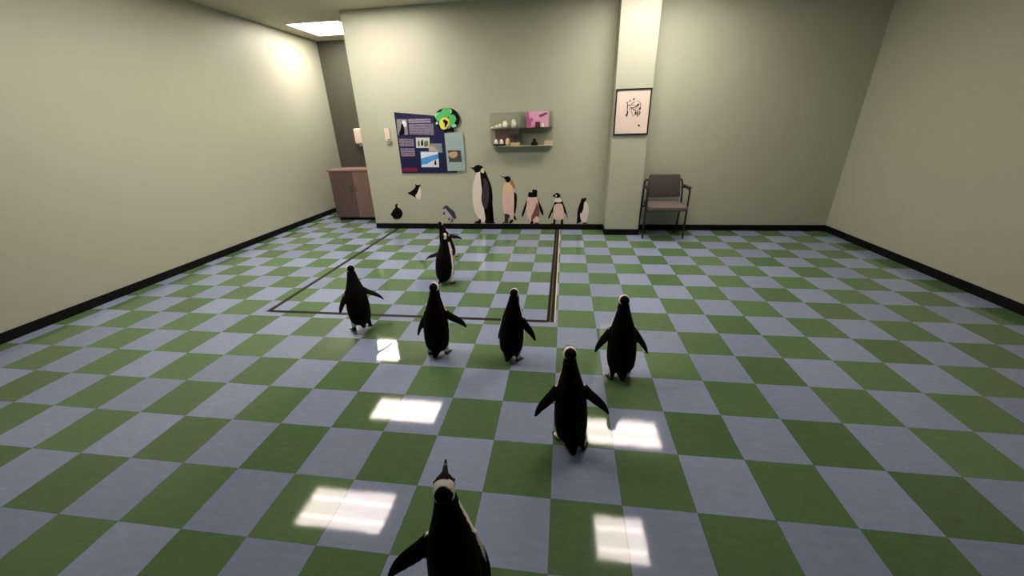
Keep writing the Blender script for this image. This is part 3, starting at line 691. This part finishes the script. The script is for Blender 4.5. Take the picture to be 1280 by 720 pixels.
pkp('printed_blotch', [(840, 160), (900, 130), (960, 110), (985, 125), (930, 160), (870, 185)], mat('plum_print', (120, 62, 96), 0.5, 0.2, 30), 0)
pkp('printed_blotch', [(715, 190), (745, 210), (750, 245), (725, 255), (712, 230)], MAG, 0.0007)
a = on_y(*c6(785, 270), 2.93); b = on_y(*c6(860, 345), 2.93)
tag(from_bm('maroon_box', box_bm(0, b.x - a.x, 0, .05, 0, .072, .003, 2), mat('maroon_card', (92, 16, 40), 0.5, 0.1), None, (a.x, 2.93, zt)), 'small maroon box in front of the pink card', 'box')
bm = bmesh.new(); loft(bm, [(Vector((0, 0, z)), Vector((r, 0, 0)), Vector((0, r, 0))) for z, r in ((0, .016), (.012, .022), (.03, .019), (.044, .010), (.05, .004))], 14)
tag(from_bm('figurine', bm, IVORY, None, (case_x(905), 2.94, zt), smooth=True), 'small cream rounded figurine beside the maroon box', 'figurine')
bm = bmesh.new()
loft(bm, [(Vector((0, 0, z)), Vector((rx, 0, 0)), Vector((0, ry, 0))) for z, rx, ry in ((0, .047, .030), (.02, .050, .032), (.045, .034, .026), (.06, .020, .018), (.078, .019, .018), (.088, .010, .010))], 16)
loft(bm, [(Vector((-.01, -.01, .074)), Vector((0, .006, 0)), Vector((0, 0, .006))), (Vector((-.032, -.016, .070)), Vector((0, .002, 0)), Vector((0, 0, .002)))], 8)
tag(from_bm('figurine', bm, PBLACK, None, (case_x(772), 2.945, zb), smooth=True), 'black crouching bird figurine on the lower shelf', 'figurine')
card('label_card', 925, 562, 1062, 600, 2.99, zb, mat('pinkish_label_card', (206, 182, 160), 0.5, 0.05, 20), 'pinkish label card leaning at the end of the lower shelf', 'card')

# ---------------------------------------------------------------- framed picture on the pillar
FX0, FX1, FZ0, FZ1 = 0.636, 1.068, 1.330, 1.862
BASE = ((FX0 + FX1) / 2, PIL_Y, FZ0)
fr = empty('framed_picture', BASE, 'black framed ink drawing hanging on the pillar', 'picture')
hw, hh, fw = (FX1 - FX0) / 2, FZ1 - FZ0, 0.016
FRM = mat('black_frame_lacquer', (18, 14, 12), 0.3, 0.2, 20)
for nm, a in (('frame_rail', (-hw, hw, 0, fw)), ('frame_rail', (-hw, hw, hh - fw, hh)), ('frame_rail', (-hw, -hw + fw, fw, hh - fw)), ('frame_rail', (hw - fw, hw, fw, hh - fw))):
    from_bm(nm, box_bm(a[0], a[1], -0.022, 0, a[2], a[3], 0.002, 1), FRM, fr)
from_bm('mat_board', box_bm(-hw + fw, hw - fw, -0.010, -0.001, fw, hh - fw), mat('white_mat_board', (244, 232, 226), 0.6, 0.02, 20), fr)
from_bm('drawing_paper', box_bm(-hw + fw + .012, hw - fw - .012, -0.0115, -0.010, fw + .012, hh - fw - .012), mat('cream_paper', (244, 224, 212), 0.7, 0.03, 10), fr)
from_bm('glazing', box_bm(-hw + fw, hw - fw, -0.0165, -0.0150, fw, hh - fw), clear_mat('picture_glass', (0.97, 0.98, 0.97, 1)), fr)
c7 = crop(760, 105, 10.29)
INK = mat('brown_black_ink', (40, 28, 26), 0.7, 0.3, 60)
def stroke(pts, wds, parent):
    P = catmull([(lambda q: (q.x - BASE[0], q.z - BASE[2], 0))(on_y(*c7(*p), PIL_Y)) for p in pts], 6)
    n = len(P); Lf, Rt = [], []
    for i, p in enumerate(P):
        d = (P[min(i + 1, n - 1)] - P[max(i - 1, 0)]).normalized(); nn = Vector((-d.y, d.x, 0))
        t_ = i / (n - 1) * (len(wds) - 1); k = min(int(t_), len(wds) - 2); wv = (wds[k] + (wds[k + 1] - wds[k]) * (t_ - k)) * 0.0018
        Lf.append(p + nn * wv); Rt.append(p - nn * wv)
    from_bm('ink_stroke', flat_bm([(q.x, q.y) for q in Lf + Rt[::-1]], -0.0121, -0.0115), INK, parent)
for pts, wd in (
    ([(225, 250), (255, 235), (270, 225)], [1, 2.5, 1]), ([(250, 235), (250, 290), (245, 330)], [1, 4, 2]), ([(245, 330), (250, 370), (235, 405), (225, 412)], [2, 4, 7, 4]),
    ([(275, 205), (285, 215), (292, 225)], [1, 4, 1]), ([(320, 210), (335, 190), (342, 185)], [2, 6, 2]), ([(285, 265), (320, 245), (345, 220)], [1, 3, 1]),
    ([(250, 280), (300, 270), (350, 275)], [1, 2, 1]), ([(260, 330), (300, 310), (340, 300), (380, 270)], [1, 2.5, 3, 5]), ([(370, 275), (385, 265), (395, 250)], [3, 6, 1]),
    ([(345, 330), (370, 300), (420, 245)], [1, 2, 1]), ([(395, 330), (408, 315), (415, 295)], [4, 8, 2]), ([(350, 350), (355, 380), (345, 400)], [3, 7, 2]),
    ([(300, 320), (305, 370), (322, 420)], [1, 2, 1]), ([(375, 330), (380, 380), (375, 420)], [2, 5, 3]), ([(405, 340), (408, 370), (398, 410)], [2, 4, 1]),
    ([(330, 420), (345, 390), (370, 365)], [1, 2, 1]), ([(265, 260), (290, 300), (330, 330), (360, 345)], [1, 2, 3, 2]), ([(360, 205), (400, 225), (420, 260), (415, 300)], [.6, 1.4, 1.4, 1]),
    ([(378, 535), (390, 528), (402, 538), (392, 548)], [2, 5, 5, 3])):
    stroke(pts, wd, fr)

# ---------------------------------------------------------------- armchair against the alcove wall
chx, chy = 1.375, 2.66
BASE = (chx, chy, 0)
ch = empty('armchair', (chx, chy, 0), 'grey upholstered armchair with black tube frame beside the pillar', 'chair')
FAB = mat('taupe_upholstery', (100, 91, 86), 0.85, 0.12, 60, 0.2); FABD = mat('charcoal_upholstery', (68, 64, 57), 0.85, 0.12, 60, 0.2); BLKM = mat('black_powder_coat', (12, 11, 11), 0.35, 0.1)
from_bm('seat', box_bm(-0.235, 0.235, -0.235, 0.205, 0.405, 0.465, 0.022, 4), FAB, ch, smooth=True)
bk = box_bm(-0.225, 0.225, -0.022, 0.022, 0.0, 0.30, 0.02, 3)
for v in bk.verts:                      # rounded upper corners, slight curve
    if v.co.z > 0.2:
        k = (v.co.z - 0.2) / 0.1; v.co.x *= 1 - 0.16 * k * k
    v.co.y += 0.25 * v.co.x ** 2 * -1
    v.co.y += 0.12 * v.co.z; v.co.y += 0.175; v.co.z += 0.52
from_bm('backrest', bk, FABD, ch, smooth=True)
for s in (-1, 1):
    lb = tube_bm([(s * .262, -.085, 0.0), (s * .262, -.095, .30), (s * .262, -.105, .62), (s * .262, -.08, .655), (s * .262, -.03, .66), (s * .262, .1, .66), (s * .258, .20, .645)], .0115, 10, smooth_n=4)
    from_bm('front_leg', lb, BLKM, ch, smooth=True)
    from_bm('rear_leg', tube_bm([(s * .262, .275, 0.0), (s * .262, .215, .30), (s * .26, .195, .48), (s * .245, .225, .72), (s * .20, .232, .74)], .0115, 10, smooth_n=4), BLKM, ch, smooth=True)
    from_bm('armrest', box_bm(s * .262 - .022, s * .262 + .022, -.095, .16, .668, .690, .009, 3), BLKM, ch, smooth=True)
from_bm('seat_frame', tube_bm([(-.262, -.10, .385), (.262, -.10, .385)], .010, 8), BLKM, ch, smooth=True)
from_bm('seat_frame', tube_bm([(-.262, .205, .385), (.262, .205, .385)], .010, 8), BLKM, ch, smooth=True)

# ---------------------------------------------------------------- hallway: low cabinet and a dispenser on the far wall
BROWN = wood_mat('brown_wood_veneer', (132, 106, 98)); BROWND = wood_mat('dark_brown_veneer', (96, 78, 72))
cbx = empty('low_cabinet', (-3.55, 3.56, 0), 'low brown wooden cabinet standing in the hallway', 'cabinet')
from_bm('body', box_bm(-.42, .42, .018, .42, .05, .835, .003, 1), BROWND, cbx)
from_bm('plinth', box_bm(-.40, .40, .05, .40, 0, .05), BLACK_RUBBER, cbx)
from_bm('top', box_bm(-.44, .44, -.005, .43, .835, .865, .004, 2), BROWN, cbx)
for k, x0 in enumerate((-.415, .003)):
    dr = from_bm('door', box_bm(x0, x0 + .412, 0, .018, .06, .825, .002, 1), BROWND if k == 0 else BROWN, cbx)
    hx_ = x0 + (.37 if k == 0 else .04)
    from_bm('handle', tube_bm([(hx_, .0, .50), (hx_, -.025, .505), (hx_, -.025, .595), (hx_, 0, .60)], .005, 8), TRACK_BRASS, dr, smooth=True)
q0, q1 = on_y(445.5, 161, HALL_Y), on_y(456, 181, HALL_Y)
dsp = empty('soap_dispenser', (-3.88, HALL_Y, 1.19), 'white rounded dispenser mounted on the dark hallway wall', 'dispenser')
from_bm('housing', box_bm(-.10, .10, -.10, 0, 0.03, .31, .035, 4), WP, dsp, smooth=True)
from_bm('nozzle', box_bm(-.03, .03, -.085, -.02, -.01, .035, .008, 2), mat('grey_plastic', (150, 146, 134), 0.5), dsp)
